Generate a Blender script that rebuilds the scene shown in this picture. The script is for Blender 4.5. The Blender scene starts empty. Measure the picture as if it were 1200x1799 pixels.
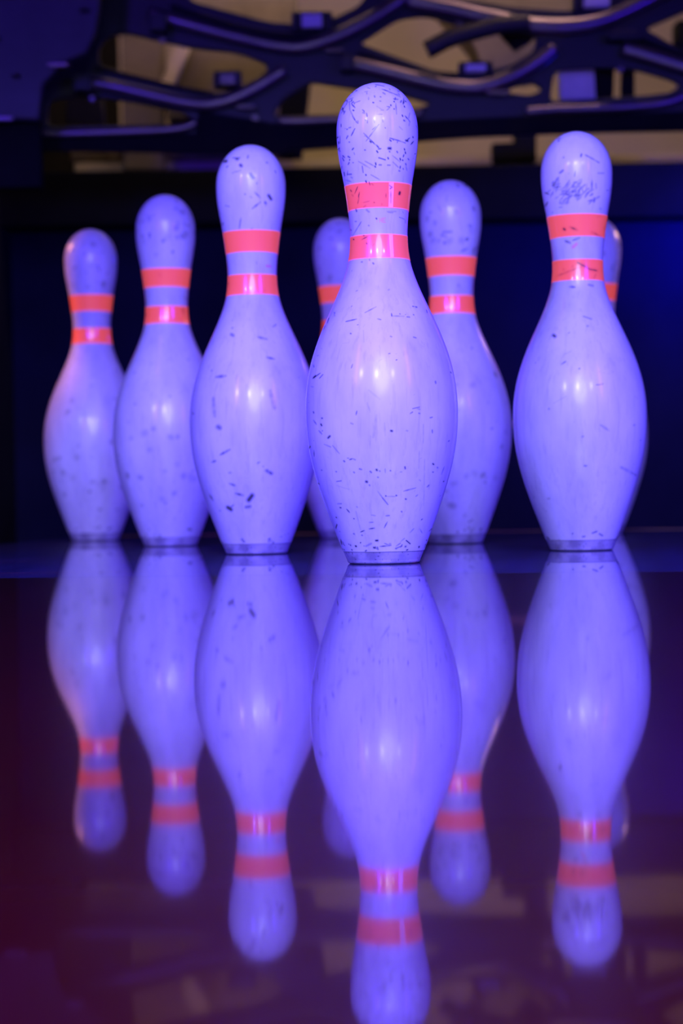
import bpy, bmesh, math, random
import numpy as np
from mathutils import Vector, Matrix

C = bpy.context.scene.collection
F = 3500.0                       # focal length in photo pixels (1200x1799 frame)
CAM = Vector((0, 0, 0.0614))
ROLL = math.radians(0.9)
PITCH = math.atan(44.5 / F)

# ------------------------------------------------------------------ camera
fwd0 = Vector((0, 1, 0))
right = Vector((math.cos(ROLL), 0, -math.sin(ROLL)))
up0 = Vector((math.sin(ROLL), 0, math.cos(ROLL)))
fwd = (fwd0 * math.cos(PITCH) - Vector((0, 0, 1)) * math.sin(PITCH)).normalized()
right = (right - fwd * right.dot(fwd)).normalized()
up = right.cross(fwd).normalized()
cam = bpy.data.cameras.new('camera')
co = bpy.data.objects.new('camera', cam); C.objects.link(co)
co.matrix_world = Matrix(((right.x, up.x, -fwd.x, CAM.x), (right.y, up.y, -fwd.y, CAM.y),
                          (right.z, up.z, -fwd.z, CAM.z), (0, 0, 0, 1)))
cam.sensor_fit = 'VERTICAL'; cam.sensor_height = 36.0; cam.sensor_width = 24.0
cam.lens = F / 1799 * 36.0
cam.clip_start = 0.02; cam.clip_end = 50
cam.dof.use_dof = True; cam.dof.focus_distance = 1.535; cam.dof.aperture_fstop = 5.6
bpy.context.scene.camera = co

vs = bpy.context.scene.view_settings
vs.view_transform = 'Standard'; vs.look = 'None'; vs.gamma = 1.0; vs.use_curve_mapping = False
vs.exposure = 0.0

# ------------------------------------------------------------------ world and lights
w = bpy.data.worlds.new('world'); bpy.context.scene.world = w; w.use_nodes = True
w.node_tree.nodes['Background'].inputs[0].default_value = (0.06, 0.01, 1.0, 1)
w.node_tree.nodes['Background'].inputs[1].default_value = 0.012

def area(name, loc, target, size, energy, col, sy=None, shape=None, spread=None):
    l = bpy.data.lights.new(name, 'AREA'); l.energy = energy; l.color = col
    l.size = size
    if sy: l.shape = 'RECTANGLE'; l.size_y = sy
    if shape: l.shape = shape
    if spread: l.spread = math.radians(spread)
    o = bpy.data.objects.new(name, l); C.objects.link(o)
    o.location = loc
    o.rotation_euler = (Vector(target) - Vector(loc)).to_track_quat('-Z', 'Y').to_euler()
    return o

T = (0.0, 1.9, 0.2)
# three violet-white house lamps above the approach
for n, az, e in (('house_lamp_a', -33, 15), ('house_lamp_b', -8, 18), ('house_lamp_c', 18, 11)):
    a = math.radians(az); D = 4.4
    area(n, (0.03 + D * math.sin(a), 1.58 - D * math.cos(a), 2.05), (0.05, 1.7, 0.2), 0.22, e, (0.95, 0.95, 1.0), shape='DISK')
# black-light tubes on the camera side of the added masking panel
area('blacklight_tube_left', (-0.80, 0.62, 0.80), (0.0, 1.95, 0.2), 0.10, 34.0, (0.055, 0.010, 1.0), sy=0.6)
area('blacklight_tube_right', (0.98, 0.60, 0.80), (0.1, 1.95, 0.2), 0.10, 34.0, (0.055, 0.010, 1.0), sy=0.6)
area('blacklight_tube_middle', (0.05, 0.75, 0.85), (0.0, 1.9, 0.15), 1.0, 26.0, (0.06, 0.02, 1.0), sy=0.3)
# violet-white key added above the camera, unseen, brightens the pin fronts
area('front_key', (0.0, -0.35, 0.95), (0.05, 1.7, 0.2), 0.9, 30.0, (0.47, 0.49, 1.0), shape='DISK')
# work lamps inside the machine, behind the rack
area('machine_lamp', (0.2, 3.15, 1.15), (0.1, 3.9, 0.7), 1.0, 1.2, (1.0, 0.72, 0.40), sy=0.1)
# black light washing the upper right of the pit curtain
area('curtain_blacklight', (0.62, 3.05, 0.475), (0.40, 3.25, 0.41), 0.35, 3.2, (0.004, 0.006, 1.0), sy=0.04)
area('machine_blue_fill', (-0.55, 1.5, 1.0), (-0.3, 2.86, 0.75), 0.1, 1.7, (0.14, 0.04, 1.0), sy=0.1)  # unseen dim blue fill added to brighten the machine's upper left
area('rail_glint_strip', (0.35, 2.72, 1.15), (0.25, 2.86, 0.62), 1.0, 0.22, (1.0, 0.62, 0.55), sy=0.03, spread=36)  # unseen warm strip added for glints on the rail tops
area('ledge_fill', (0.1, 3.05, 1.1), (0.1, 3.4, 0.6), 1.0, 2.3, (1.0, 0.68, 0.36), sy=0.05)  # extra warm fill added behind the rack to light the ledge
# small warm light added inside the left wall for the orange shoulder glint
area('warm_glint_left', (-0.60, 2.50, 0.50), (-0.33, 2.44, 0.24), 0.05, 0.10, (1.0, 0.36, 0.12), sy=0.05, spread=50)
area('warm_rim_right', (0.62, 2.60, 0.50), (0.33, 2.40, 0.24), 0.05, 0.05, (1.0, 0.50, 0.3), sy=0.05, spread=50)  # matching warm light added for the rim of the right rear pin

# ------------------------------------------------------------------ helpers
def ray(px, py):
    return fwd + right * ((px - 600) / F) + up * ((899.5 - py) / F)
def PY(px, py, Y):
    r = ray(px, py); return CAM + r * (Y / r.y)

def obj(name, me, mat, parent=None):
    o = bpy.data.objects.new(name, me); C.objects.link(o)
    if mat:
        me.materials.clear(); me.materials.append(mat)
    if parent: o.parent = parent
    return o
def tag(o, label=None, cat=None, group=None, kind=None):
    if label: o['label'] = label
    if cat: o['category'] = cat
    if group: o['group'] = group
    if kind: o['kind'] = kind
    return o
def empty(name, loc, rz=0):
    o = bpy.data.objects.new(name, None); C.objects.link(o)
    o.location = loc; o.rotation_euler = (0, 0, rz); o.empty_display_size = 0.05
    return o
def mesh_np(name, V, Fq, smooth=True, attrs=None):
    me = bpy.data.meshes.new(name)
    n = len(V); m = len(Fq)
    me.vertices.add(n); me.vertices.foreach_set('co', np.asarray(V, dtype=np.float32).ravel())
    me.loops.add(m * 4); me.loops.foreach_set('vertex_index', np.asarray(Fq, dtype=np.int32).ravel())
    me.polygons.add(m)
    me.polygons.foreach_set('loop_start', np.arange(0, m * 4, 4, dtype=np.int32))
    me.polygons.foreach_set('use_smooth', np.full(m, smooth))
    me.update(calc_edges=True); me.validate()
    for k, a in (attrs or {}).items():
        at = me.attributes.new(k, 'FLOAT', 'POINT')
        at.data.foreach_set('value', np.asarray(a, dtype=np.float32).ravel())
    return me
def box_mesh(name, c0, c1, bevel=0.0, seg=2):
    bm = bmesh.new()
    bmesh.ops.create_cube(bm, size=1)
    for v in bm.verts:
        v.co = Vector([(c0[i] + c1[i]) / 2 + v.co[i] * (c1[i] - c0[i]) for i in range(3)])
    if bevel:
        bmesh.ops.bevel(bm, geom=list(bm.edges), offset=bevel, segments=seg, affect='EDGES', profile=0.6)
    me = bpy.data.meshes.new(name); bm.to_mesh(me); bm.free()
    return me
def catmull(pts, n=10):
    P = [Vector(p) for p in pts]
    P = [P[0] * 2 - P[1]] + P + [P[-1] * 2 - P[-2]]
    out = []
    for i in range(1, len(P) - 2):
        a, b, c, d = P[i - 1], P[i], P[i + 1], P[i + 2]
        for k in range(n):
            t = k / n
            out.append(0.5 * ((2 * b) + (c - a) * t + (2 * a - 5 * b + 4 * c - d) * t * t + (3 * b - a - 3 * c + d) * t ** 3))
    out.append(P[-2]); return out
def tube_mesh(name, pts, rad, n=10, sides=16, flat=1.0):
    path = catmull(pts, n)
    V = []; Q = []
    m = len(path)
    for i, p in enumerate(path):
        t = (path[min(i + 1, m - 1)] - path[max(i - 1, 0)]).normalized()
        s = t.cross(Vector((0, 1, 0))).normalized(); b = Vector((0, 1, 0))
        f = 1.0
        for k in range(sides):
            a = 2 * math.pi * k / sides
            V.append(p + s * math.cos(a) * rad * f + b * math.sin(a) * rad * flat * f)
    for i in range(m - 1):
        for k in range(sides):
            k2 = (k + 1) % sides
            Q.append((i * sides + k, i * sides + k2, (i + 1) * sides + k2, (i + 1) * sides + k))
    bm = bmesh.new()
    vs_ = [bm.verts.new(v) for v in V]
    for q in Q: bm.faces.new([vs_[i] for i in q]).smooth = True
    bm.faces.new(vs_[:sides][::-1]); bm.faces.new(vs_[-sides:])
    bmesh.ops.recalc_face_normals(bm, faces=bm.faces)
    me = bpy.data.meshes.new(name); bm.to_mesh(me); bm.free()
    return me
def plate_mesh(name, outlines, Y, thick, bevel=0.002):
    """sheet-metal plate with openings; outlines are loops of points in the plane y = Y"""
    cu = bpy.data.curves.new(name, 'CURVE'); cu.dimensions = '2D'; cu.fill_mode = 'BOTH'
    for loop in outlines:
        sp = cu.splines.new('POLY'); sp.points.add(len(loop) - 1); sp.use_cyclic_u = True
        for i, p in enumerate(loop): sp.points[i].co = (p[0], p[1], 0, 1)
    cu.extrude = thick / 2; cu.bevel_depth = bevel; cu.bevel_resolution = 1
    o = bpy.data.objects.new('tmp', cu); C.objects.link(o)
    dg = bpy.context.evaluated_depsgraph_get()
    me = bpy.data.meshes.new_from_object(o.evaluated_get(dg))
    bpy.data.objects.remove(o); bpy.data.curves.remove(cu)
    me.transform(Matrix.Translation((0, Y, 0)) @ Matrix.Rotation(math.pi / 2, 4, 'X'))
    me.name = name
    return me
def smooth_loop(pts, Y, n=6):
    """closed rounded loop through the corner points"""
    P = [PY(x, y, Y) for x, y in pts]; P = [(p.x, p.z) for p in P]
    out = []; m = len(P)
    for i in range(m):
        a, b, c = Vector(P[i - 1]), Vector(P[i]), Vector(P[(i + 1) % m])
        r = min(0.014, (a - b).length * 0.45, (c - b).length * 0.45)
        p0 = b + (a - b).normalized() * r; p1 = b + (c - b).normalized() * r
        for k in range(n + 1):
            t = k / n
            out.append(tuple((1 - t) ** 2 * p0 + 2 * t * (1 - t) * b + t * t * p1))
    return out

# ------------------------------------------------------------------ materials
def mat(name):
    m = bpy.data.materials.new(name); m.use_nodes = True
    return m, m.node_tree, m.node_tree.nodes['Principled BSDF']
def N(nt, t, **kw):
    n = nt.nodes.new(t)
    for k, v in kw.items(): setattr(n, k, v)
    return n
def ramp(nt, fac, stops):
    r = N(nt, 'ShaderNodeValToRGB'); nt.links.new(fac, r.inputs[0])
    e = r.color_ramp.elements
    while len(e) < len(stops): e.new(0.5)
    for i, (p, c) in enumerate(stops):
        e[i].position = p; e[i].color = (*c, 1) if len(c) == 3 else c
    return r.outputs[0]
def mixc(nt, fac, a, b, mode='MIX'):
    m = N(nt, 'ShaderNodeMix', data_type='RGBA', blend_type=mode)
    for s, v in ((m.inputs[0], fac), (m.inputs[6], a), (m.inputs[7], b)):
        if hasattr(v, 'links'): nt.links.new(v, s)
        else: s.default_value = v if isinstance(v, float) else (*v, 1)
    return m.outputs[2]
def noise(nt, scale, detail=3, rough=0.5, vec=None, stretch=None):
    tc = N(nt, 'ShaderNodeTexCoord'); src = tc.outputs['Object']
    if stretch:
        mp = N(nt, 'ShaderNodeMapping'); nt.links.new(src, mp.inputs[0]); mp.inputs['Scale'].default_value = stretch; src = mp.outputs[0]
    n = N(nt, 'ShaderNodeTexNoise'); n.inputs['Scale'].default_value = scale; n.inputs['Detail'].default_value = detail
    n.inputs['Roughness'].default_value = rough; nt.links.new(src, n.inputs['Vector'])
    return n.outputs[0]
def attr(nt, name):
    a = N(nt, 'ShaderNodeAttribute', attribute_name=name); return a.outputs['Fac']

PIN_WHITE = (0.78, 0.74, 0.84)
def pin_body_mat():
    m, nt, b = mat('pin_plastic')
    n1 = noise(nt, 30, 4, 0.6, stretch=(1, 1, 0.35))
    base = ramp(nt, n1, [(0.30, tuple(c * 0.74 for c in PIN_WHITE)), (0.62, PIN_WHITE)])
    n2 = noise(nt, 240, 3, 0.6, stretch=(1, 1, 0.12))
    base = mixc(nt, ramp(nt, n2, [(0.54, (0, 0, 0)), (0.78, (0.45, 0.45, 0.45))]), base, (0.40, 0.36, 0.48))
    base = mixc(nt, attr(nt, 'ink'), base, (0.95, 0.20, 0.22))
    base = mixc(nt, attr(nt, 'scuff'), base, (0.020, 0.014, 0.022))
    nt.links.new(base, b.inputs['Base Color'])
    b.inputs['Roughness'].default_value = 0.42
    b.inputs['Coat Weight'].default_value = 0.55; b.inputs['Coat Roughness'].default_value = 0.16
    return m
def band_mat():
    m, nt, b = mat('fluorescent_tape')
    base = mixc(nt, attr(nt, 'tint'), (0.95, 0.14, 0.10), (0.9, 0.55, 0.62))
    base = mixc(nt, attr(nt, 'scuff'), base, (0.10, 0.02, 0.05))
    nt.links.new(base, b.inputs['Base Color'])
    b.inputs['Roughness'].default_value = 0.3
    b.inputs['Coat Weight'].default_value = 0.7; b.inputs['Coat Roughness'].default_value = 0.1
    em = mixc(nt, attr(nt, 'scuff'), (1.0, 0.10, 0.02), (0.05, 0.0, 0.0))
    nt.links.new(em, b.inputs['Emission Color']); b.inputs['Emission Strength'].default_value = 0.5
    return m
def ring_mat():
    m, nt, b = mat('base_nylon')
    n = noise(nt, 60, 4, 0.6)
    base = ramp(nt, n, [(0.35, (0.24, 0.21, 0.29)), (0.6, (0.48, 0.43, 0.54))])
    base = mixc(nt, attr(nt, 'scuff'), base, (0.05, 0.03, 0.07))
    nt.links.new(base, b.inputs['Base Color']); b.inputs['Roughness'].default_value = 0.5
    return m
M_PIN, M_BAND, M_RING = pin_body_mat(), band_mat(), ring_mat()

def simple(name, col, rough=0.5, metal=0.0, n_amt=0.25, n_scale=12, coat=0):
    m, nt, b = mat(name)
    n = noise(nt, n_scale, 4, 0.6)
    c = ramp(nt, n, [(0.3, tuple(x * (1 - n_amt) for x in col)), (0.7, tuple(min(1, x * (1 + n_amt)) for x in col))])
    nt.links.new(c, b.inputs['Base Color'])
    b.inputs['Roughness'].default_value = rough; b.inputs['Metallic'].default_value = metal
    b.inputs['Coat Weight'].default_value = coat
    return m
M_PLATE = simple('painted_plate_metal', (0.011, 0.010, 0.014), 0.5, 0.0)
M_HOUSING = simple('painted_housing_metal', (0.05, 0.045, 0.06), 0.55, 0.2)
M_TUBE = simple('worn_steel', (0.20, 0.16, 0.17), 0.30, 0.7)
M_DARK = simple('blackened_steel', (0.02, 0.018, 0.022), 0.6)
M_TAN = simple('cream_painted_wall', (0.62, 0.50, 0.36), 0.8, 0, 0.12, 3)
M_TANMETAL = simple('beige_painted_metal', (0.62, 0.50, 0.36), 0.5, 0, 0.12, 8)
M_BROWN = simple('brown_grey_metal', (0.16, 0.12, 0.09), 0.6)
M_WHITE = simple('white_plastic', (0.8, 0.78, 0.82), 0.4, 0, 0.05)
M_CURTAIN = simple('pit_curtain_cloth', (0.012, 0.012, 0.03), 0.9, 0, 0.3, 4)
M_BLACK = simple('black_rubber', (0.008, 0.008, 0.010), 0.8)

for m_ in (M_BLACK, M_DARK, M_CURTAIN): m_.node_tree.nodes['Principled BSDF'].inputs['Specular IOR Level'].default_value = 0.08
def deck_mat():
    m, nt, b = mat('pin_deck_laminate')
    n = noise(nt, 900, 2, 0.5, stretch=(1, 0.4, 1))
    s = ramp(nt, n, [(0.66, (0, 0, 0)), (0.74, (1, 1, 1))])
    n2 = noise(nt, 6, 4, 0.6, stretch=(6, 0.6, 1))
    c = ramp(nt, n2, [(0.3, (0.03, 0.03, 0.11)), (0.7, (0.07, 0.07, 0.24))])
    c = mixc(nt, s, c, (0.35, 0.33, 0.4))
    refl_streak = noise(nt, 1.0, 4, 0.6, stretch=(1.5, 55, 1))
    c = mixc(nt, ramp(nt, refl_streak, [(0.58, (0, 0, 0)), (0.66, (0.9, 0.9, 0.9))]), c, (0.45, 0.13, 0.14))  # reddish streaks painted in, imitating the tail plank's reflection on the deck
    nt.links.new(c, b.inputs['Base Color'])
    b.inputs['Roughness'].default_value = 0.4
    b.inputs['Coat Weight'].default_value = 1.0; b.inputs['Coat Roughness'].default_value = 0.02
    return m
def lane_mat():
    m, nt, b = mat('oiled_lane_maple')
    tc = N(nt, 'ShaderNodeTexCoord')
    mp = N(nt, 'ShaderNodeMapping'); nt.links.new(tc.outputs['Object'], mp.inputs[0]); mp.inputs['Scale'].default_value = (1, 1, 1)
    mp.inputs['Rotation'].default_value = (0, 0, math.pi / 2)
    br = N(nt, 'ShaderNodeTexBrick'); nt.links.new(mp.outputs[0], br.inputs['Vector'])
    br.inputs['Scale'].default_value = 1.0; br.inputs['Brick Width'].default_value = 1.2; br.inputs['Row Height'].default_value = 0.027
    br.inputs['Mortar Size'].default_value = 0.0006
    br.inputs['Color1'].default_value = (0.065, 0.003, 0.006, 1); br.inputs['Color2'].default_value = (0.045, 0.002, 0.005, 1)
    br.inputs['Mortar'].default_value = (0.04, 0.012, 0.015, 1)
    n = noise(nt, 5, 4, 0.6, stretch=(14, 0.8, 1))
    c = mixc(nt, 0.4, br.outputs[0], ramp(nt, n, [(0.3, (0.025, 0.001, 0.003)), (0.7, (0.06, 0.003, 0.008))]))
    nt.links.new(c, b.inputs['Base Color'])
    b.inputs['Roughness'].default_value = 0.32
    b.inputs['Coat Weight'].default_value = 1.0; b.inputs['Coat Roughness'].default_value = 0.035
    b.inputs['Specular IOR Level'].default_value = 0.08; b.inputs['Coat IOR'].default_value = 1.43
    return m
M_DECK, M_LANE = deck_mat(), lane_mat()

# ------------------------------------------------------------------ the setting
LA = math.radians(7.6)                      # the lane runs a little to the right
P1 = PY(674, 985, 1.58)
O = Vector((P1.x, 1.58, 0))
def lane_box(name, u0, u1, v0, v1, z0, z1, m, bevel=0.0, parent=None):
    me = box_mesh(name, (u0, v0, z0), (u1, v1, z1), bevel)
    o = obj(name, me, m, parent); o.location = O; o.rotation_euler = (0, 0, -LA)
    return o
def struct(o): o['kind'] = 'structure'; return o
VD = -0.19                                  # where the lane meets the pin deck
struct(lane_box('floor', -0.53, 0.53, -3.2, VD - 0.001, -0.06, 0.0, M_LANE))
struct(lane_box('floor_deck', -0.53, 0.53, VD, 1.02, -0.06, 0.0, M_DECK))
tail = struct(lane_box('trim_1', -0.53, 0.53, 1.021, 1.045, -0.06, 0.0005, simple('worn_copper_plank', (0.22, 0.07, 0.04), 0.4)))
# gutters: round-bottomed troughs each side
def gutter(name, u0, u1):
    V = []; Q = []; ns = 14
    for v in (-3.2, 1.045):
        for k in range(ns + 1):
            a = math.pi * k / ns
            V.append(((u0 + u1) / 2 - math.cos(a) * (u1 - u0) / 2, v, -0.002 - math.sin(a) * 0.085))
    for k in range(ns): Q.append((k, k + 1, ns + 2 + k, ns + 1 + k))
    me = mesh_np(name, V, Q)
    o = obj(name, me, M_DARK); o.location = O; o.rotation_euler = (0, 0, -LA)
    md = o.modifiers.new('thick', 'SOLIDIFY'); md.thickness = 0.004; md.offset = 0
    return struct(o)
gutter('trim_2', -0.775, -0.535); gutter('trim_3', 0.535, 0.775)
struct(lane_box('wall_left', -0.82, -0.78, 0.2, 2.6, -0.2, 1.5, M_BLACK))
struct(lane_box('wall_right', 0.86, 0.90, 0.2, 2.6, -0.2, 1.5, M_BLACK))
struct(lane_box('floor_pit', -0.9, 0.9, 1.05, 2.6, -0.16, -0.12, M_BLACK))
# unseen masking panel added above the frame to keep lamps off the machine
struct(obj('light_mask_panel', box_mesh('light_mask_panel', (-1.3, 1.10, 0.70), (1.5, 1.13, 1.7)), M_DARK))
# back wall inside the machine room, lit by its own lamps
struct(obj('wall_back', box_mesh('wall_back', (-1.4, 4.0, -0.2), (1.6, 4.05, 1.9)), M_TAN))

# pit curtain with soft folds
def curtain():
    nx, nz = 160, 40
    V = []; Q = []
    a, b_ = PY(-30, 800, 3.25), PY(1260, 800, 3.25)
    for j in range(nz + 1):
        z = -0.119 + (0.50 + 0.119) * j / nz
        for i in range(nx + 1):
            x = a.x - 0.1 + (b_.x - a.x + 0.2) * i / nx
            y = 3.25 + 0.006 * math.sin(x * 38 + math.sin(x * 9) * 2) * (1.2 - j / nz)
            V.append((x, y, z))
    for j in range(nz):
        for i in range(nx):
            p = j * (nx + 1) + i; Q.append((p, p + 1, p + nx + 2, p + nx + 1))
    o = obj('pit_curtain', mesh_np('pit_curtain', V, Q), M_CURTAIN)
    md = o.modifiers.new('thick', 'SOLIDIFY'); md.thickness = 0.006
    return o
t = empty('pit_curtain', (0.05, 3.25, -0.12))
tag(t, 'dark blue pit curtain hanging behind the pins', 'curtain')
c = curtain(); c.name = 'curtain_cloth'; c.parent = t; c.matrix_parent_inverse = Matrix.Translation((-0.05, -3.25, 0.12))
a, b_ = PY(-30, 372, 3.25), PY(1260, 372, 3.25)
me = box_mesh('header_rail', (a.x - .1, 3.19, 0.485), (b_.x + .1, 3.30, PY(600, 293, 3.19).z), 0.004)
r_ = obj('header_rail', me, M_BLACK, t); r_.matrix_parent_inverse = Matrix.Translation((-0.05, -3.25, 0.12))

def blk(name, x0, y0, x1, y1, Y, depth, m, parent=None, bevel=0.002):
    """a box whose front face stands at depth Y behind the given part of the view"""
    A, B = PY(x0, (y0 + y1) / 2, Y), PY(x1, (y0 + y1) / 2, Y)
    T_, Bt = PY((x0 + x1) / 2, y0, Y), PY((x0 + x1) / 2, y1, Y)
    o = obj(name, box_mesh(name, (A.x, Y, Bt.z), (B.x, Y + depth, T_.z), bevel), m)
    if parent is not None:
        o.parent = parent; o.matrix_parent_inverse = Matrix.Translation(-parent.location)
    return o
def under(o, parent):
    o.parent = parent; o.matrix_parent_inverse = Matrix.Translation(-parent.location); return o

# ledge of the machine catching the added warm fill, on two brackets
led = blk('machine_ledge', 130, 277, 1290, 293, 3.36, 0.16, M_TANMETAL, bevel=0.003)
tag(led, 'long cream machine ledge running across just above the dark curtain', 'ledge')

# ------------------------------------------------------------------ pinsetter rack
YP = 2.86
rk = empty('pin_rack', (0.05, YP, 0.56))
tag(rk, 'dark blue metal pinsetter rack with curved rails above the pins', 'pin rack')
outer = [(60, 150), (150, 30), (260, -60), (1330, -90), (1330, 226), (1010, 232), (820, 240), (505, 264), (496, 270), (130, 262), (60, 262)]
holes = [
    [(172, 80), (192, 62), (222, 57), (330, 82), (420, 92), (470, 112), (472, 128), (440, 150), (390, 168), (330, 160), (172, 118)],
    [(82, 176), (140, 166), (225, 176), (322, 196), (345, 214), (330, 222), (82, 226)],
    [(330, -30), (660, -40), (635, 12), (590, 34), (540, 48), (470, 42), (330, 4)],
    [(626, 78), (700, 32), (752, 27), (800, 42), (880, 52), (946, 64), (940, 92), (900, 118), (830, 132), (765, 128)],
    [(545, 142), (600, 152), (700, 164), (752, 180), (756, 188), (720, 196), (600, 204), (478, 208), (490, 178)],
    [(735, -40), (1100, -45), (1060, 14), (1000, 22), (900, 16), (770, -6)],
    [(896, 152), (940, 144), (956, 160), (930, 172), (890, 166)],
    [(972, 122), (1060, 118), (1120, 122), (1180, 140), (1197, 150), (1180, 166), (1120, 172), (962, 182)],
    [(1128, 52), (1240, 2), (1300, 0), (1300, 130), (1205, 96)],
]
po = [tuple(PY(x, y, YP)[i] for i in (0, 2)) for x, y in outer]
me = plate_mesh('lattice_plate', [po] + [smooth_loop(h, YP) for h in holes], YP, 0.008)
under(obj('lattice_plate', me, M_PLATE), rk)
def rail(pts, wpx, Y=YP - 0.02, m=M_TUBE, name='rail', flat=0.8):
    P = [PY(x, y, Y) for x, y in pts]
    rad = wpx / 2 * Y / F
    return under(obj(name, tube_mesh(name, P, rad, flat=flat), m), rk)
rail([(262, 22), (330, 42), (400, 60), (470, 76), (520, 82), (560, 74), (610, 54), (670, 22), (720, -10)], 24)
rail([(138, 142), (200, 152), (270, 168), (330, 180), (372, 182), (410, 172), (455, 150), (500, 122)], 22)
rail([(602, 108), (660, 120), (730, 138), (790, 150), (840, 152), (890, 138), (940, 112), (975, 84)], 26)
rail([(715, 0), (790, 14), (860, 30), (930, 44), (1000, 46), (1060, 36), (1120, 10), (1180, -20)], 30)
rail([(1095, 84), (1150, 100), (1210, 118), (1290, 136)], 28)
rail([(60, 232), (95, 234), (130, 234), (220, 231), (310, 226), (345, 216)], 13)
rail([(490, 212), (540, 212), (600, 209), (700, 205), (742, 196)], 14)
rail([(925, 196), (970, 192), (1040, 190), (1120, 186), (1180, 178), (1215, 160)], 15)
rail([(750, 88), (790, 68), (830, 56), (880, 44), (930, 40)], 32, Y=YP - 0.035, name='lever_arm', m=M_PLATE)
# the upper rims of the openings: narrow dark folded edges
rail([(168, 118), (250, 138), (330, 156), (375, 164)], 6, name='folded_edge', m=M_DARK)
rail([(628, 92), (700, 112), (760, 130), (800, 132)], 7, name='folded_edge', m=M_DARK)
rail([(300, 10), (400, 42), (470, 58), (520, 62), (560, 56)], 9, name='folded_edge', m=M_DARK)
rail([(1120, 66), (1200, 96), (1290, 120)], 9, name='folded_edge', m=M_DARK)
# hinge boxes and clips on the plate
for q in ((262, 22, 292, 52), (128, 128, 160, 158), (598, 96, 622, 122), (1070, 54, 1126, 68)):
    under(blk('hinge_block', *q, YP - 0.045, 0.04, M_PLATE), rk)
for q in ((82, 108, 122, 118), (415, 183, 448, 190), (572, 84, 604, 90), (856, 158, 895, 165), (1076, 52, 1118, 57)):
    under(blk('clip', *q, YP - 0.03, 0.02, M_TUBE), rk)
def rslab(name, pts, Y, d, m):
    under(obj(name, plate_mesh(name, [[tuple(PY(x, y, Y)[i] for i in (0, 2)) for x, y in pts]], Y, d, 0.001), m), rk)
rslab('latch_plate', [(978, 95), (1040, 95), (1044, 172), (985, 176)], YP + 0.03, 0.012, simple('pale_plastic', (0.75, 0.68, 0.66), 0.5))
rslab('support_leg', [(1036, 95), (1078, 95), (1074, 188), (1046, 188)], YP + 0.045, 0.02, M_BLACK)
rslab('support_leg', [(1094, 95), (1112, 95), (1112, 188), (1092, 188)], YP + 0.04, 0.02, M_BLACK)
rslab('cable_cover', [(870, 50), (925, 36), (935, 70), (905, 88)], YP + 0.03, 0.02, M_BLACK)
rslab('dark_strip', [(60, 240), (340, 236), (480, 218), (740, 214), (925, 205), (1180, 198), (1330, 190), (1330, 224), (1010, 231), (820, 239), (505, 263), (496, 270), (60, 264)], YP - 0.008, 0.006, M_BLACK)  # thin black sheet laid over the plate to darken its lower part
rslab('dark_strip', [(350, 196), (470, 216), (420, 240), (345, 240)], YP - 0.0075, 0.005, M_BLACK)
# bolts
for x, y in ((143, 64), (285, 70), (162, 174), (807, 40), (1090, 122), (448, 208), (32, 228)):
    p = PY(x, y, YP - 0.006)
    bm = bmesh.new()
    bmesh.ops.create_cone(bm, cap_ends=True, segments=6, radius1=0.005, radius2=0.0045, depth=0.006, matrix=Matrix.Translation(p) @ Matrix.Rotation(math.pi / 2, 4, 'X'))
    me = bpy.data.meshes.new('bolt'); bm.to_mesh(me); bm.free()
    under(obj('bolt', me, M_TUBE), rk)

# pin holder heads seen through the openings (white tabs that light up violet)
def holder(x0, y0, x1, y1, Y=YP - 0.012, wing=14, white=True):
    cx, cy = (x0 + x1) / 2, (y0 + y1) / 2
    p = PY(cx, y1, Y)
    h = empty('pin_holder', p - rk.location); h.parent = rk
    if white: h['label'] = 'pin holder with glowing violet tab'
    def piece(nm, *a_):
        o = blk(nm, *a_); o.parent = h; o.matrix_parent_inverse = Matrix.Translation(-p)
    piece('tab', x0, y0, x1, y1, Y - 0.012, 0.012, M_WHITE if white else M_TUBE)
    piece('housing', x0 - wing, y0 - 4, x1 + wing, y1 + 4, Y + 0.0015, 0.03, M_PLATE)
    piece('side_cheek', x0 - wing, y0 - 2, x0 - wing * .3, y1 + 5, Y - 0.012, 0.0125, M_PLATE)
    piece('side_cheek', x1 + wing * .3, y0 - 2, x1 + wing, y1 + 5, Y - 0.012, 0.0125, M_PLATE)
    return h
holder(530, 24, 566, 47, wing=18)
holder(1026, -14, 1072, 12, wing=18)
holder(818, 112, 854, 125, wing=12)
holder(385, 128, 414, 148, wing=10, white=False)

# big side housing, upper left
YH = 2.74
sh = empty('side_housing', PY(60, 240, YH)); tag(sh, 'large dark blue housing panel with round holes at the upper left', 'machine panel')
out2 = [(-160, -80), (176, -80), (172, 18), (165, 58), (150, 92), (108, 110), (72, 150), (66, 208), (-160, 200)]
hh = []
for (x, y, a_, b2) in ((150, 21, 12, 6), (0, 70, 5, 5), (30, 136, 10, 6)):
    hh.append([tuple(PY(x + a_ * math.cos(k * math.pi / 8), y + b2 * math.sin(k * math.pi / 8), YH)[i] for i in (0, 2)) for k in range(16)])
me = plate_mesh('panel', [[tuple(PY(x, y, YH)[i] for i in (0, 2)) for x, y in out2]] + hh, YH, 0.01, 0.003)
under(obj('panel', me, M_HOUSING), sh)
blk('clip', 82, 109, 120, 117, YH - 0.014, 0.012, M_TUBE, sh)
blk('clip', -20, 203, 22, 212, YH - 0.014, 0.012, M_TUBE, sh)
blk('skirt', -160, 196, 70, 330, YH + 0.02, 0.03, M_BLACK, sh)

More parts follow.
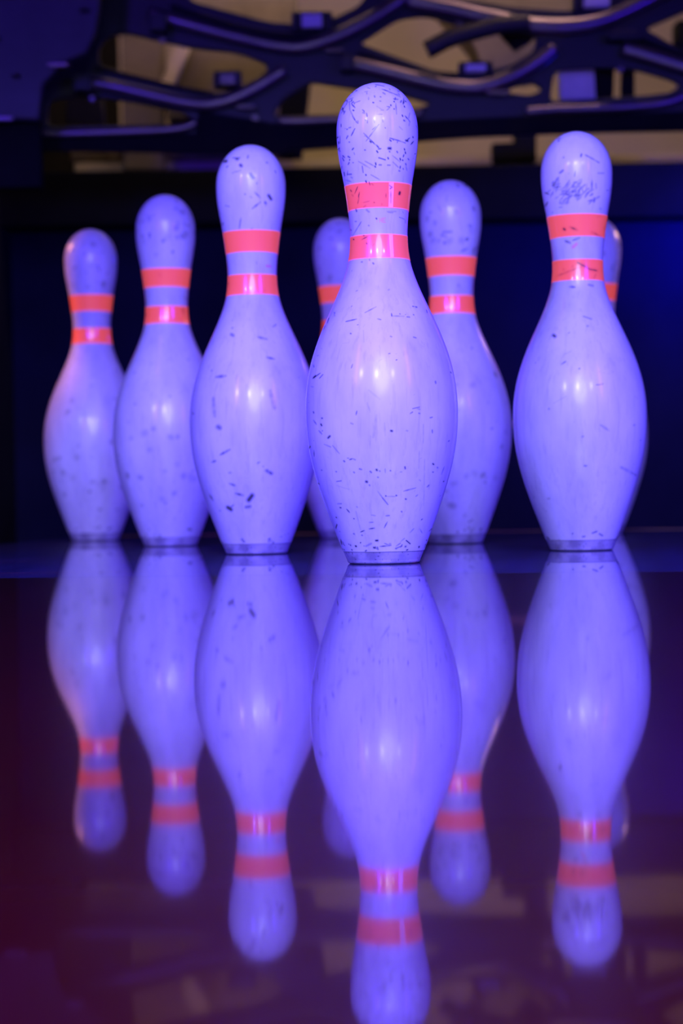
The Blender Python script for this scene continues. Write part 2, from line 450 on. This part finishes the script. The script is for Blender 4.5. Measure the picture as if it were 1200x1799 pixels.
# machine members behind the rack, against the cream wall
def member(name, x0, y0, x1, y1, Y, d, m, label, cat):
    return tag(blk(name, x0, y0, x1, y1, Y, d, m), label, cat)
YB = 3.3
def slab(name, pts, Y, d, m, label, cat):
    me = plate_mesh(name, [[tuple(PY(x, y, Y)[i] for i in (0, 2)) for x, y in pts]], Y, d, 0.002)
    return tag(obj(name, me, m), label, cat)
slab('upright_post', [(218, 40), (286, 40), (288, 300), (222, 300)], YB, 0.05, M_BROWN, 'brown grey upright post behind the left opening of the rack', 'machine post')
slab('upright_post', [(120, 150), (176, 150), (184, 235), (122, 235)], 3.2, 0.04, M_DARK, 'dark upright post seen at the left end of the lower opening', 'machine post')
slab('diagonal_brace', [(322, 60), (340, 60), (306, 150), (284, 150)], 3.22, 0.02, M_TANMETAL, 'cream diagonal brace crossing the left opening of the rack', 'brace')
slab('machine_box', [(338, -60), (520, -60), (520, 215), (300, 215), (306, 150)], YB, 0.10, M_BROWN, 'brown machine box behind the rack, left of the centre', 'machine box')
slab('upright_post', [(496, 130), (545, 130), (528, 275), (492, 275)], YB - .1, 0.05, M_BLACK, 'black upright post just left of the tallest pin head', 'machine post')
slab('machine_box', [(700, -60), (830, 90), (845, 132), (930, 140), (962, 60), (1110, -60)], YB, 0.10, M_BROWN, 'brown machine box behind the curved lever arm', 'machine box')
slab('machine_box', [(1188, 44), (1260, 40), (1260, 82), (1188, 82)], 3.2, 0.05, M_BLACK, 'black box at the right edge near the top', 'machine box')
slab('motor_block', [(866, 258), (905, 256), (905, 283), (868, 284)], 3.30, 0.05, M_BLACK, 'small black block standing on the cream ledge', 'motor')
slab('upright_post', [(905, 210), (938, 210), (938, 283), (905, 283)], 3.30, 0.05, M_BLACK, 'black upright post behind the head of the right front pin', 'machine post')
slab('machine_box', [(128, 255), (508, 250), (512, 283), (130, 283)], 3.42, 0.05, M_BROWN, 'long brown box lying behind the cream ledge at the left', 'machine box')
# knob on the ledge
def lathe(name, prof, m, seg=32):
    V = []; Q = []
    for (r0, z) in prof:
        for k in range(seg):
            a = 2 * math.pi * k / seg; V.append((r0 * math.cos(a), r0 * math.sin(a), z))
    for i in range(len(prof) - 1):
        for k in range(seg):
            k2 = (k + 1) % seg; Q.append((i * seg + k, i * seg + k2, (i + 1) * seg + k2, (i + 1) * seg + k))
    return obj(name, mesh_np(name, V, Q), m)
kb = lathe('adjusting_knob', [(0.0002, 0), (0.006, 0), (0.006, 0.006), (0.013, 0.008), (0.013, 0.016), (0.010, 0.019), (0.0002, 0.019)], M_TANMETAL)
kb.location = PY(201, 284, 3.40); tag(kb, 'small cream adjusting knob standing on the ledge at the left', 'knob')
bar = blk('curtain_bar', 850, 741, 935, 749, 3.2, 0.01, simple('brown_wood_strip', (0.3, 0.13, 0.1), 0.6))
tag(bar, 'thin brown bar on the pit curtain beside the right front pin', 'bar')

# ------------------------------------------------------------------ bowling pins
IN = 0.0254
prof_in = [(0.40, 2.56), (0.75, 2.828), (2.25, 3.906), (3.375, 4.510), (4.5, 4.766), (5.875, 4.563), (7.25, 3.703),
           (8.625, 2.472), (9.375, 1.965), (10.0, 1.797), (10.875, 1.870), (11.75, 2.094), (12.625, 2.406), (13.5, 2.547)]
pz = np.array([p[0] for p in prof_in]); pr = np.array([p[1] / 2 for p in prof_in])
def nat_spline(x, y):
    n = len(x); h = np.diff(x); A = np.zeros((n, n)); B = np.zeros(n)
    A[0, 0] = 1; A[0, 1] = -1                                   # constant curvature at the foot
    A[-1, -2] = h[-1]; A[-1, -1] = 2 * h[-1]                     # slope at the head start
    B[-1] = 6 * (0.16 * -0.12 - (y[-1] - y[-2]) / h[-1]) + 0
    for i in range(1, n - 1):
        A[i, i - 1] = h[i - 1]; A[i, i] = 2 * (h[i - 1] + h[i]); A[i, i + 1] = h[i]
        B[i] = 6 * ((y[i + 1] - y[i]) / h[i] - (y[i] - y[i - 1]) / h[i - 1])
    M2 = np.linalg.solve(A, B)
    def f(t):
        i = np.clip(np.searchsorted(x, t) - 1, 0, n - 2); d = t - x[i]; e = x[i + 1] - t; hh_ = h[i]
        return (M2[i] * e ** 3 + M2[i + 1] * d ** 3) / (6 * hh_) + (y[i] / hh_ - M2[i] * hh_ / 6) * e + (y[i + 1] / hh_ - M2[i + 1] * hh_ / 6) * d
    return f
_sp = nat_spline(pz, pr)
def radius(z):
    z = np.asarray(z, dtype=float)
    r = _sp(np.clip(z, 0.40, 13.5))
    R = 1.273
    top = 1.2735 * np.sqrt(np.clip(1 - ((z - 13.5) / 1.5) ** 2, 0, 1)) ** 0.98
    return np.where(z > 13.5, top, r)

def arc_rows(z0, z1, n):
    """rows evenly spaced along the profile"""
    if z1 > 14.9:
        zz = np.concatenate([np.linspace(z0, 13.5, 3000, endpoint=False), 13.5 + 1.5 * np.sin(np.linspace(0, math.pi / 2, 1500))])
    else: zz = np.linspace(z0, z1, 2000)
    rr = radius(zz); s = np.concatenate([[0], np.cumsum(np.hypot(np.diff(zz), np.diff(rr)))])
    q = np.linspace(0, s[-1], n); return np.interp(q, s, zz)

class Grid:
    """surface of revolution with painted per-vertex marks; theta 0 faces the camera (-Y)"""
    def __init__(s, z0, z1, rows, cf, cb, off=0.0):
        s.z = arc_rows(z0, z1, rows); s.r = radius(s.z) + off
        if z1 > 14.9: s.r[-1] = 0.003
        th = np.concatenate([np.linspace(-math.pi * .52, math.pi * .52, cf, endpoint=False), np.linspace(math.pi * .52, math.pi * 1.48, cb, endpoint=False)])
        s.th = th; s.Z, s.TH = np.meshgrid(s.z, th, indexing='ij'); s.R = np.repeat(s.r[:, None], len(th), 1)
        s.X = s.R * np.sin(s.TH); s.front = np.cos(s.TH) > -0.05
        s.a = {'scuff': np.zeros(s.Z.shape), 'ink': np.zeros(s.Z.shape), 'tint': np.zeros(s.Z.shape)}
    def stroke(s, x1, z1, x2, z2, w, k, ch='scuff', taper=True):
        """mark on the front, inches as seen from the front"""
        r0 = np.searchsorted(s.z, min(z1, z2) - w * 2); r1 = np.searchsorted(s.z, max(z1, z2) + w * 2)
        if r1 <= r0: return
        X = s.X[r0:r1]; Z = s.Z[r0:r1]
        dx, dz = x2 - x1, z2 - z1; L2 = dx * dx + dz * dz + 1e-9
        t = np.clip(((X - x1) * dx + (Z - z1) * dz) / L2, 0, 1)
        d = np.hypot(X - x1 - t * dx, Z - z1 - t * dz)
        ww = w / 2 * (0.65 + 0.35 * np.sin(np.pi * t)) if taper and L2 > (w * 2) ** 2 else w / 2
        if ch == 'scuff' and L2 > (w * 1.5) ** 2:               # ragged edges, uneven pressure
            ph = (x1 * 37.1 + z1 * 91.7) % 6.28; ln = math.sqrt(L2) / 0.05
            d = d + 0.22 * ww * np.sin(X * 140 + ph) * np.sin(Z * 170 + ph * 2)
            k = k * (0.72 + 0.28 * np.sin(t * ln + ph) * np.cos(t * ln * 0.37 + ph))
        v = np.clip(1.25 - d / ww * 0.75, 0, 1) * k * s.front[r0:r1]
        A = s.a[ch][r0:r1]; np.maximum(A, v, out=A)
    def wrap(s, th0, z1, dth, dz, w, k, ch='scuff'):
        """mark anywhere round the pin (arc coordinates)"""
        rr = float(radius(z1)); r0 = np.searchsorted(s.z, min(z1, z1 + dz) - w * 2); r1 = np.searchsorted(s.z, max(z1, z1 + dz) + w * 2)
        if r1 <= r0: return
        U = ((s.th - th0 + math.pi) % (2 * math.pi) - math.pi) * rr
        lim = abs(dth) + w * 2; cols = np.where(np.abs(U) < lim)[0]
        if len(cols) == 0: return
        X = U[None, cols]; Z = s.z[r0:r1][:, None] - z1
        L2 = dth * dth + dz * dz + 1e-9; t = np.clip((X * dth + Z * dz) / L2, 0, 1)
        d = np.hypot(X - t * dth, Z - t * dz)
        v = np.clip(1.3 - d / (w / 2) * 0.75, 0, 1) * min(1, k * 1.35)
        A = s.a[ch]; sub = A[r0:r1][:, cols]; A[r0:r1][:, cols] = 0
        idx = np.ix_(range(r0, r1), cols); A[idx] = np.maximum(sub, v)
    def mesh(s, name, keys, extra_rows=None):
        nr, nc = s.Z.shape
        V = np.stack([s.X.ravel() * IN, (-s.R * np.cos(s.TH)).ravel() * IN, s.Z.ravel() * IN], 1)
        i = np.arange(nr - 1)[:, None] * nc; j = np.arange(nc)[None, :]; j2 = (j + 1) % nc
        Q = np.stack([i + j, i + j2, i + nc + j2, i + nc + j], -1).reshape(-1, 4)
        return mesh_np(name, V, Q, True, {k: s.a[k] for k in keys})

def marks_random(g, rng, n, zr, wr, lr, kr, th_spread=math.pi, flat=False):
    for _ in range(n):
        z = rng.uniform(*zr); th = rng.uniform(-th_spread, th_spread)
        L = rng.uniform(*lr) * (1 if rng.random() < 0.25 else rng.uniform(0.05, 0.35)); a = rng.uniform(0, math.pi)
        if flat: a = rng.gauss(0, 0.35)
        g.wrap(th, z, L * math.cos(a), L * math.sin(a), rng.uniform(*wr), rng.uniform(*kr))

HEAD = """545,188,668,222,8,.9;635,275,780,330,8,.9;780,330,895,382,9,.5;340,165,480,150,6,.5;215,268,228,272,12,.8;275,258,288,262,10,.8
395,310,440,305,14,.35;425,310,425,350,8,.4;650,335,675,355,16,.5;125,380,150,385,8,.8;150,385,155,420,8,.8;155,420,140,465,8,.6
180,388,235,378,5,.6;170,430,215,430,7,.6;185,440,190,560,7,.5;212,470,262,540,12,.9;215,465,240,435,7,.8;240,440,255,480,6,.7
260,465,330,445,5,.5;88,480,95,540,12,.85;75,510,100,505,5,.6;105,600,125,560,7,.8;105,550,110,570,6,.6;235,570,245,580,12,.8
190,560,235,660,8,.4;225,650,262,720,14,.8;262,720,300,770,8,.5;300,730,305,770,10,.4;362,580,390,610,9,.85;420,635,428,685,12,.8
430,740,432,770,8,.4;520,735,530,775,10,.4;640,740,645,765,8,.3;508,485,518,490,12,.7;450,400,450,440,6,.4;430,240,470,258,4,.5
530,385,535,405,10,.5;610,400,618,404,10,.5;605,465,615,470,10,.4;795,425,860,425,9,.8;820,405,815,435,6,.7;800,465,805,470,7,.8
755,520,757,530,9,.8;700,545,742,553,5,.6;700,600,740,560,5,.4;800,575,803,578,8,.7;825,490,835,650,4,.5;940,385,940,470,16,.9
930,450,930,490,8,.7;965,430,968,440,8,.9;945,515,950,530,8,.8;850,255,885,275,10,.7;860,290,885,270,8,.7;830,345,870,350,6,.5
865,320,880,350,7,.5;915,655,922,672,9,.8;955,660,995,700,8,.8;1000,700,1025,735,8,.8;1005,690,1025,600,4,.4;1020,740,1010,790,5,.4
210,925,260,835,7,.8;150,826,155,828,8,.6;180,812,200,812,5,.5;380,910,450,990,7,.6;415,1020,590,800,7,.5;500,870,550,830,10,.5
450,985,545,1080,9,.85;470,1025,482,1040,18,.95;555,1080,590,1120,16,.9;580,1135,620,1130,6,.8;560,1160,575,1180,14,.95
740,985,960,1035,7,.8;740,1010,758,1025,12,.95;725,1125,750,1125,26,1;735,1165,740,1172,8,.6;840,1160,850,1175,12,.6
970,1000,990,1000,22,.95;985,990,1022,955,7,.8;945,1115,950,1130,12,.95;958,1155,962,1175,12,.9;940,1190,930,1225,12,.9
885,1250,890,1270,12,.8;920,1268,925,1272,10,.8;890,1350,885,1385,8,.8;715,1250,722,1265,12,.85;712,1350,745,1350,12,.7
545,1320,550,1345,10,.85;535,1365,545,1375,10,.8;965,1310,970,1325,8,.6;780,1220,890,1300,4,.4;785,1305,860,1370,5,.45
395,1138,402,1142,12,.6;225,1115,240,1100,7,.7;180,1005,186,1010,10,.5;310,1285,470,1390,5,.4;400,1290,540,1370,5,.45
480,1475,600,1545,4,.45;130,1495,210,1540,4,.4;360,1350,375,1440,7,.6;410,1470,415,1478,8,.8;0,1055,40,1050,16,.85;20,1045,60,1100,5,.5
15,890,25,895,12,.7;35,960,40,985,6,.6;90,1165,120,1200,8,.8;85,1190,110,1240,10,.8;60,1350,80,1300,7,.7;165,1195,190,1215,6,.8
187,1245,188,1246,10,.9;170,1300,180,1280,5,.6;110,1385,122,1440,12,.9;160,1385,155,1440,6,.6;1068,930,1070,940,10,.9
1035,1045,1080,985,6,.7;1000,1240,1010,1250,6,.6;970,1340,985,1400,4,.4;620,600,650,600,3,.3;560,540,640,600,3,.25;560,660,640,660,3,.3;870,820,920,860,3,.3"""
NECK = """200,290,215,310,6,.5;300,260,260,345,8,.6;325,335,310,400,12,.6;320,400,300,490,8,.45;275,560,285,590,16,.95;455,210,470,255,10,.7
410,195,420,215,14,.8;490,235,512,255,8,.5;885,345,878,370,24,.8;735,258,775,285,6,.7;775,285,750,305,5,.6;758,340,758,500,2,.4
380,485,460,470,4,.4;525,490,530,495,10,.5;690,370,690,430,6,.4;215,350,240,380,3,.3;350,740,232,915,5,.5;185,800,215,835,7,.5
265,725,280,728,10,.4;555,708,562,716,14,.8;725,628,790,630,5,.4;355,990,435,955,8,.6;380,935,390,940,8,.5;240,965,247,972,12,.7
420,1045,428,1055,12,.5;505,1085,530,1060,4,.4;510,1330,520,1340,16,.6;450,800,455,806,12,.4"""
BODY = """448,55,520,18,3,.5;325,107,395,95,5,.8;618,62,620,82,5,.8;620,80,700,82,2,.4;720,85,735,86,5,.7;205,100,215,65,4,.7;180,140,190,115,3,.7
250,35,253,40,4,.5;778,14,785,16,5,.7;852,30,855,45,5,.8;528,98,550,105,4,.5;355,188,358,190,6,.6;610,215,618,218,4,.4;110,465,160,435,5,.9
118,458,130,450,10,.9;155,468,178,445,6,.7;115,375,118,388,4,.5;100,515,112,520,3,.4;360,415,368,390,4,.5;900,505,902,515,8,.5
1008,435,1012,440,6,.8;115,682,118,690,6,.6;390,715,395,690,5,.6;165,765,170,775,7,.8;115,735,135,765,3,.5;150,805,172,830,4,.5
212,855,222,845,10,.7;612,820,618,822,10,.95;735,712,748,703,4,.6;780,680,795,685,3,.4;790,710,796,712,5,.5;865,738,878,735,4,.7
878,815,880,835,6,.8;710,820,718,822,4,.3;85,915,92,905,7,.9;185,895,230,915,2,.4;240,905,285,960,2,.4;118,930,120,970,4,.5
312,1005,317,1010,7,.6;348,998,368,993,6,.8;375,995,385,1000,3,.4;412,1058,425,1063,4,.7;520,1065,523,1069,10,.95;480,1075,488,1083,4,.6
375,1078,380,1082,6,.5;540,1073,542,1076,6,.5;575,1060,577,1085,3,.4;608,1072,610,1074,6,.6;702,1050,704,1062,5,.8;455,1140,460,1142,11,.9
475,1162,478,1166,5,.5;528,1113,532,1115,5,.5;885,1032,890,1036,8,.8;885,1085,888,1086,6,.6;915,1055,918,1058,5,.5;945,1100,965,1050,3,.4
168,1060,170,1062,6,.5;262,1072,265,1074,5,.5;145,1145,150,1150,5,.6;695,1205,775,1185,2.5,.6;850,1180,860,1170,4,.6;555,1240,595,1290,4,.7
530,1205,560,1245,2,.4;580,1233,582,1235,6,.8;647,1231,650,1233,6,.8;590,1237,650,1238,2,.3;775,1240,788,1230,4,.5;708,1255,711,1257,7,.95
272,1280,298,1280,4,.6;288,1305,294,1307,6,.7;330,1315,350,1338,4,.7;395,1300,400,1305,3,.3;582,1362,605,1360,4,.8;592,1400,572,1440,4,.6
682,1335,685,1338,6,.6;475,1403,500,1402,3,.5;475,1445,510,1440,4,.8;420,1465,445,1455,5,.8;428,1485,432,1487,5,.5;375,1475,380,1478,4,.5
740,1475,765,1448,2,.4;805,1450,822,1480,2,.4;870,1470,890,1455,5,.6;292,1515,300,1550,6,.8;305,1530,312,1550,4,.6;545,1560,618,1555,3,.7
575,1540,610,1555,3,.6;515,1560,530,1580,3,.6;530,1565,534,1580,6,.7;645,1575,690,1560,4,.7;690,1550,680,1568,5,.8;650,1560,680,1540,3,.5
680,1530,705,1510,2,.4;490,1355,515,1360,2,.4;460,640,480,700,8,.16;470,560,540,620,10,.14;520,720,500,860,14,.16;480,850,478,930,6,.16;570,770,575,850,8,.16
820,780,820,900,3,.25;795,950,792,1060,3,.22;830,1000,828,1300,2,.2;390,1330,420,1450,2,.25"""
def parse(s): return [tuple(float(v) for v in q.split(',')) for q in s.replace('\n', ';').split(';') if q.strip()]
MARKS1 = [(590 + a / 8, 130 + b / 8, 590 + c / 8, 130 + d / 8, e / 8, k) for a, b, c, d, e, k in parse(HEAD)] \
    + [(590 + a / 8, 300 + b / 8, 590 + c / 8, 300 + d / 8, e / 8, k) for a, b, c, d, e, k in parse(NECK)] \
    + [(520 + a / 3.748, 540 + b / 3.748, 520 + c / 3.748, 540 + d / 3.748, e / 3.748, k) for a, b, c, d, e, k in parse(BODY)]

def px2in(x, y, bx, by, s):
    """photo pixel on a pin whose base centre is (bx, by) -> inches across / up its axis"""
    z = (by - y) / s; return (x - (bx - (by - y) * math.tan(ROLL))) / s, z

BANDS = ((10.98, 11.78), (9.44, 10.20))
def make_pin(loc, label, res, seed, n_marks, marks=None, inv=None, band_shift=0.0, wmul=1.0, turn=0.0, lean=(0, 0), extra=None):
    rng = random.Random(seed)
    rows, cf, cb = res
    root = empty('bowling_pin', loc, turn); tag(root, label, 'bowling pin', 'bowling pins standing on the deck')
    root.rotation_euler = (lean[0], lean[1], turn)
    g = Grid(0.40, 15.0, rows, cf, cb)
    bd = [Grid(z0 + band_shift, z1 + band_shift, max(10, int(rows * 0.05)), cf, cb, off=0.008) for z0, z1 in BANDS]
    rg = Grid(0.40, 0.41, 2, cf, cb)
    allg = [g] + bd
    def st(*a, **k):
        for q in allg: q.stroke(*a, **k)
    if marks:
        for x1, y1, x2, y2, w_, k in marks:
            a1, b1 = px2in(x1, y1, *inv); a2, b2 = px2in(x2, y2, *inv)
            # a little closer to the limb than the nominal radius would lose the mark
            for q in allg: q.stroke(a1, b1, a2, b2, max(w_ / inv[2], 0.030) * 1.3, min(1, k * 1.35))
        # joints in the tape
        for q, (xa, xb, xc, xd) in zip(bd, ((681.5, 690.0, 681.0, 688.5), (681.5, 688.0, 684.5, 690.0))):
            for row in range(len(q.z)):
                t_ = 1 - row / (len(q.z) - 1)
                y_ = inv[1] - q.z[row] * inv[2]
                lo, _ = px2in(xa + (xc - xa) * t_, y_, *inv); hi, _ = px2in(xb + (xd - xb) * t_, y_, *inv)
                sel = (q.X[row] > lo) & (q.X[row] < hi) & q.front[row]
                q.a['tint'][row][sel] = 0.75
        # worn red lettering THE on the neck
        for x1, y1, x2, y2, k in ((548, 706, 588, 706, .35), (568, 706, 568, 762, .35), (606, 706, 606, 763, .75), (606, 735, 632, 735, .75),
                                  (632, 706, 632, 763, .75), (648, 705, 648, 763, .8), (648, 706, 684, 706, .8), (648, 734, 678, 734, .8), (648, 763, 684, 763, .8)):
            a1, b1 = px2in(590 + x1 / 8, 300 + y1 / 8, *inv); a2, b2 = px2in(590 + x2 / 8, 300 + y2 / 8, *inv)
            g.stroke(a1, b1, a2, b2, 0.022, k, ch='ink', taper=False)
    # fine scratches and flecks all round
    for q in allg:
        r2 = random.Random(seed + 5)
        marks_random(q, r2, int(n_marks * 0.45), (12.0, 14.8), (0.02 * wmul, 0.05 * wmul), (0.06, 0.35), (0.25, 0.8))
        marks_random(q, r2, int(n_marks * 0.15), (9.0, 12.0), (0.02 * wmul, 0.05 * wmul), (0.06, 0.3), (0.2, 0.6))
        marks_random(q, r2, int(n_marks * 0.55), (0.9, 8.5), (0.018 * wmul, 0.045 * wmul), (0.05, 0.32), (0.2, 0.75), flat=True)
        marks_random(q, r2, int(n_marks * 0.45), (2.0, 7.5), (0.015, 0.03), (0.1, 0.6), (0.06, 0.2))
    marks_random(g, rng, int(n_marks * 0.30), (0.40, 0.75), (0.03, 0.07), (0.05, 0.25), (0.35, 0.9), flat=True)
    if extra: extra(g, bd, rng)
    for q in bd:                                                     # pale edges of the tape
        q.a['tint'][0] = 0.85; q.a['tint'][-1] = 0.85
        if rows > 600: q.a['tint'][1] = 0.6; q.a['tint'][-2] = 0.6
    obj('body', g.mesh('body', ('scuff', 'ink')), M_PIN, root)
    for q in bd:
        o = obj('neck_stripe', q.mesh('neck_stripe', ('scuff', 'tint')), M_BAND, root)
        o['label'] = 'fluorescent red neck stripe'
    # nylon base ring
    zz = np.concatenate([[0.0, 0.0, 0.0], 0.13 * (1 - np.cos(np.linspace(0.25, 1.5708, 7))), np.linspace(0.16, 0.398, 8)])
    rr = np.concatenate([[0.02, 0.6, 1.02], 1.02 + 0.13 * np.sin(np.linspace(0.25, 1.5708, 7)), np.linspace(1.165, 1.262, 8)])
    nc = cf + cb; th = rg.th
    V = np.stack([np.outer(rr, np.sin(th)).ravel(), -np.outer(rr, np.cos(th)).ravel(), np.repeat(zz, nc)], 1) * IN
    i = np.arange(len(rr) - 1)[:, None] * nc; j = np.arange(nc)[None, :]; j2 = (j + 1) % nc
    Q = np.stack([i + j, i + j2, i + nc + j2, i + nc + j], -1).reshape(-1, 4)
    ring_dark = np.zeros((len(rr), nc))
    for _ in range(int(n_marks * 0.5)):
        k0 = rng.randrange(nc); r0_ = rng.randrange(3, len(rr)); L = rng.randrange(1, max(2, nc // 60))
        for dk in range(L): ring_dark[r0_, (k0 + dk) % nc] = rng.uniform(.4, .9)
    ring_dark[-1] = 0.5; ring_dark[3:6] = np.maximum(ring_dark[3:6], 0.55)  # seam and foot rows darkened; contact shade at the deck is painted in
    obj('base_ring', mesh_np('base_ring', V, Q, True, {'scuff': ring_dark}), M_RING, root)['label'] = 'darker scuffed base ring'
    return root

def floor_at(px, d):
    p = PY(px, 960, d); return Vector((p.x, d, 0.0))

# front pin
make_pin(floor_at(674, 1.585), 'tallest and nearest bowling pin, sharp, heavily scratched head, worn lettering on neck', (900, 430, 70), 3, 150,
         marks=MARKS1, inv=(674.0, 988.0, 56.2))
def ex_l2(g, bd, rng):
    for x1, y1, x2, y2, w_, k in ((395, 285, 400, 287, 4, .8), (418, 285, 420, 286, 4, .7), (425, 297, 427, 299, 4, .8), (443, 315, 447, 320, 5, .95), (450, 345, 460, 355, 2, .7),
                                  (446, 373, 460, 362, 2.5, .7), (474, 350, 478, 356, 4, .8), (468, 362, 469, 364, 3, .7), (423, 405, 426, 388, 2, .7), (445, 408, 446, 415, 3, .8),
                                  (410, 590, 413, 592, 4, .6), (456, 596, 472, 600, 3, .6), (472, 632, 485, 635, 3, .7), (385, 664, 402, 663, 4, .7), (392, 798, 410, 789, 3, .8),
                                  (377, 810, 384, 808, 3, .7), (472, 826, 480, 831, 4, .8), (418, 864, 432, 868, 3, .8), (441, 876, 447, 868, 6, .95), (404, 888, 410, 892, 5, .8),
                                  (436, 888, 443, 887, 4, .6), (371, 866, 378, 876, 3, .6), (408, 847, 418, 851, 3, .7), (380, 700, 383, 732, 5, .4), (478, 690, 486, 720, 6, .35), (389, 750, 392, 752, 6, .6)):
        a1, b1 = px2in(x1, y1, 451, 971, 47.8); a2, b2 = px2in(x2, y2, 451, 971, 47.8)
        g.stroke(a1, b1, a2, b2, w_ / 47.8 * 1.2, min(1, k * 1.25))
    a1, b1 = px2in(473, 470, 451, 971, 47.8); g.stroke(a1 - .05, b1, a1 + .05, b1, 0.09, .8, ch='ink')
make_pin(floor_at(451, 1.861), 'bowling pin left of and just behind the nearest pin, second largest on the left', (440, 210, 40), 11, 70, wmul=1.3, extra=ex_l2)
def ex_r(g, bd, rng):
    for _ in range(75):                                        # smudged scuffs under the head
        x = rng.gauss(-0.35, 0.45); z = rng.gauss(12.65, 0.32); a = rng.gauss(0.7, 0.5); L = rng.uniform(.08, .35)
        g.stroke(x, z, x + L * math.cos(a), z + L * math.sin(a), rng.uniform(.035, .075), rng.uniform(.4, .9))
    for q in [g] + bd:
        for x1, y1, x2, y2, w_, k in ((1008, 466, 1030, 478, 3, .7), (1030, 478, 1045, 480, 3, .7), (976, 487, 1015, 474, 2, .5), (995, 405, 1008, 411, 3, .6), (1033, 414, 1052, 421, 2, .6),
                                      (985, 407, 987, 409, 3, .7), (988, 428, 996, 432, 3, .7), (1000, 428, 1012, 424, 2.5, .6), (965, 593, 967, 595, 4, .8), (975, 645, 983, 640, 2, .6),
                                      (995, 508, 1004, 509, 3, .7), (1027, 505, 1036, 507, 3, .6), (1078, 822, 1110, 836, 4, .4), (1020, 283, 1045, 296, 2, .8), (1040, 750, 1055, 760, 3, .4)):
            a1, b1 = px2in(x1, y1, 1022, 966, 48.9); a2, b2 = px2in(x2, y2, 1022, 966, 48.9)
            q.stroke(a1, b1, a2, b2, w_ / 48.9 * 1.25, min(1, k * 1.35))
    a1, b1 = px2in(1004, 437, 1022, 966, 48.9); g.stroke(a1 - .06, b1 - .05, a1 + .05, b1 + .05, 0.1, .8, ch='ink')
make_pin(floor_at(1022, 1.817), 'large bowling pin on the right, with dark smudges just under its head', (440, 210, 40), 21, 90, wmul=1.2, band_shift=0.16, extra=ex_r)
def spots(n):
    def f(g, bd, rng):
        for _ in range(n):
            g.wrap(rng.uniform(-1.4, 1.4), rng.choice((rng.uniform(1, 7), rng.uniform(2, 5), rng.uniform(12, 14.5))), rng.uniform(-.1, .1), rng.uniform(-.05, .05), rng.uniform(.1, .24), rng.uniform(.1, .36))
    return f
R3 = (260, 140, 30)
make_pin(floor_at(300, 2.165), 'second bowling pin from the left, half hidden at its right edge', R3, 31, 60, wmul=1.8, extra=spots(52))
make_pin(floor_at(168, 2.44), 'leftmost and smallest bowling pin with an orange glint on its shoulder', R3, 41, 60, wmul=1.8, extra=spots(44))
make_pin(floor_at(800, 2.094), 'bowling pin right behind the nearest pin, its left side hidden', R3, 51, 60, wmul=1.8, extra=spots(48))
make_pin(floor_at(606, 2.377), 'bowling pin almost hidden behind the left side of the nearest pin', R3, 61, 50, wmul=1.8, extra=spots(28))
make_pin(floor_at(1051, 2.40), 'bowling pin hidden behind the right pin, only a sliver of head showing', R3, 71, 50, wmul=1.8, extra=spots(28))
